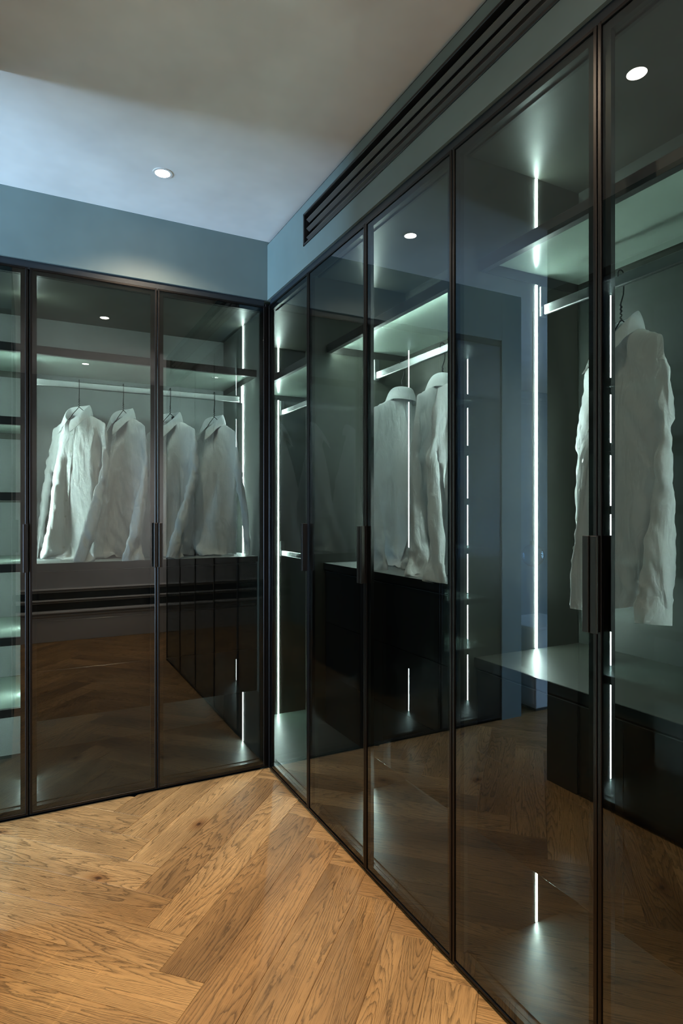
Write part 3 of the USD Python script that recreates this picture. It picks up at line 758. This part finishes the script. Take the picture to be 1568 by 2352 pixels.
# (place, turn of the shoulders about z: 0 = front to -y), sleeve pushes, squeeze
SHIRTS = [
    ('A', -.952, -55, (-1.5, -3.0), 2.0, 'leftmost white shirt in the left wardrobe, brightly lit, cuffs on the shelf'),
    ('A', -.723, -64, (1.0, -2.0), 3.0, 'white shirt second from the left in the left wardrobe, closed collar'),
    ('A', -.463, -60, (2.0, -3.5), 2.4, 'white shirt with a black neck label, just right of the left door handles'),
    ('A', -.202, -70, (-.5, 3.0), 1.5, 'white shirt nearest the corner of the left wardrobe, beside the lit strip'),
    ('B2', -.813, 200, (-1.0, 1.5), 2.6, 'white shirt seen from the back in the right wardrobe, the farther one'),
    ('B2', -1.129, 205, (2.0, 1.0), 2.2, 'white shirt seen from the back in the right wardrobe, close to the bronze post'),
    ('B2', -1.400, 172, (1.0, 2.0), 2.8, 'white shirt mostly hidden by the bronze post, its tail on the shelf'),
    ('B3', -2.004, -112, (.3, -.3), 1.6, 'long white shirt behind the nearest pair of door handles'),
]
FLOORS = {'A': 1.197 - NZ, 'B2': 1.203 - NZ, 'B3': -3.0}
def soft_in(v, a, b, k=.06):
    """Keeps v within a..b: it slows from k before the limit and stops there."""
    v = np.where(v > b - k, b - k + k * (1 - np.exp(-(np.maximum(v, b - k) - b + k) / k)), v)
    return np.where(v < a + k, a + k - k * (1 - np.exp(-(a + k - np.minimum(v, a + k)) / k)), v)
XS = sim([dict(floor=FLOORS[s[0]], seed=11 + i, push=s[3], squeeze=s[4]) for i, s in enumerate(SHIRTS)])
ORD = ['the leftmost shirt in the left wardrobe', 'the second shirt in the left wardrobe', 'the third shirt in the left wardrobe', 'the shirt nearest the corner', 'the farther shirt on the right rod', 'the second shirt on the right rod', 'the shirt hidden by the bronze post', 'the nearest, long hung shirt']
for i, (u, p, turn, push, sq, label) in enumerate(SHIRTS):
    loc = (p, RODY, NZ) if u == 'A' else (RODY, p, NZ)
    # the cloth gives way to the cabinet's sides, back and doors
    ca, sa = math.cos(math.radians(turn)), math.sin(math.radians(turn))
    R2 = np.array([[ca, -sa], [sa, ca]])
    wxy = XS[i][:, :2] @ R2.T + loc[:2]
    (xa, xb), (ya, yb) = {'A': ((-1.163, -.046), (.045, .735)), 'B2': ((.045, .530), (-1.640, -.590)), 'B3': ((.045, .530), (-2.760, -1.706))}[u]
    XS[i][:, :2] = (np.c_[soft_in(wxy[:, 0], xa, xb), soft_in(wxy[:, 1], ya, yb)] - loc[:2]) @ R2
    shirt(XS[i], 'shirt', label, None, loc, turn, i + 1, tag_patch=(i == 2))
    hanger(loc, 0 if u == 'A' else 90, turn - (0 if u == 'A' else 90), 'black twisted wire hanger holding ' + ORD[i])
#SHIRTS_END

# bedroom pieces seen through the doorway in the glass
n = thing('nightstand', 'white low cabinet past the doorway, mirrored in the right glass', 'cabinet', (-2.06, .02, 0))
obj('body', box(-.50, 0, 0, .45, .02, .59, .004), 'cabinet_white', n); obj('cabinet_top', box(-.51, .01, -.01, .46, .592, .61, .003), 'cabinet_white', n); obj('drawer_front', box(.0005, .012, .012, .438, .05, .30, .003), 'cabinet_white', n); obj('drawer_front', box(.0005, .012, .012, .438, .31, .58, .003), 'cabinet_white', n)
obj('base', box(-.49, -.01, .01, .44, 0, .02), 'console_dark', n)
g = thing('globe_lamp', 'clear glass globe lamp hanging past the doorway, mirrored in the glass', 'lamp', (-2.20, .19, 1.12))
sp = trimesh.creation.icosphere(4, .085); inner = trimesh.creation.icosphere(4, .082); inner.invert()
obj('globe', cat([sp, inner]), 'globe_glass', g, smooth=True); obj('cord', tube([(0, 0, .085), (0, 0, 1.0), (0, 0, CEIL - 1.12)], .003), 'wire_black', g); cap = disc(.022, .03); cap.apply_translation((0, 0, .095)); obj('cap', cap, 'chrome', g, smooth=30)
tv = thing('television', 'flat black television on the bedroom wall, mirrored in the glass', 'television', (-3.2, -2.99, 1.06))
obj('screen', box(-.55, .55, .0, .03, 0, .69, .004), 'screen', tv); obj('bezel', cat([box(-.56, .56, -.005, .034, -.012, 0, .002), box(-.56, .56, -.005, .034, .69, .702, .002)]), 'vent_black', tv)
cn = thing('sideboard', 'long dark sideboard under the bedroom television, mirrored in the glass', 'sideboard', (-3.4, -2.995, 0))
obj('body', box(-1.0, 1.0, 0.0, .45, .08, .90, .003), 'console_dark', cn); obj('sideboard_top', box(-1.01, 1.01, 0.0, .46, .901, .93, .003), 'cabinet_white', cn)
obj('base', box(-.95, .95, .03, .40, 0, .08), 'shadow_gap', cn)
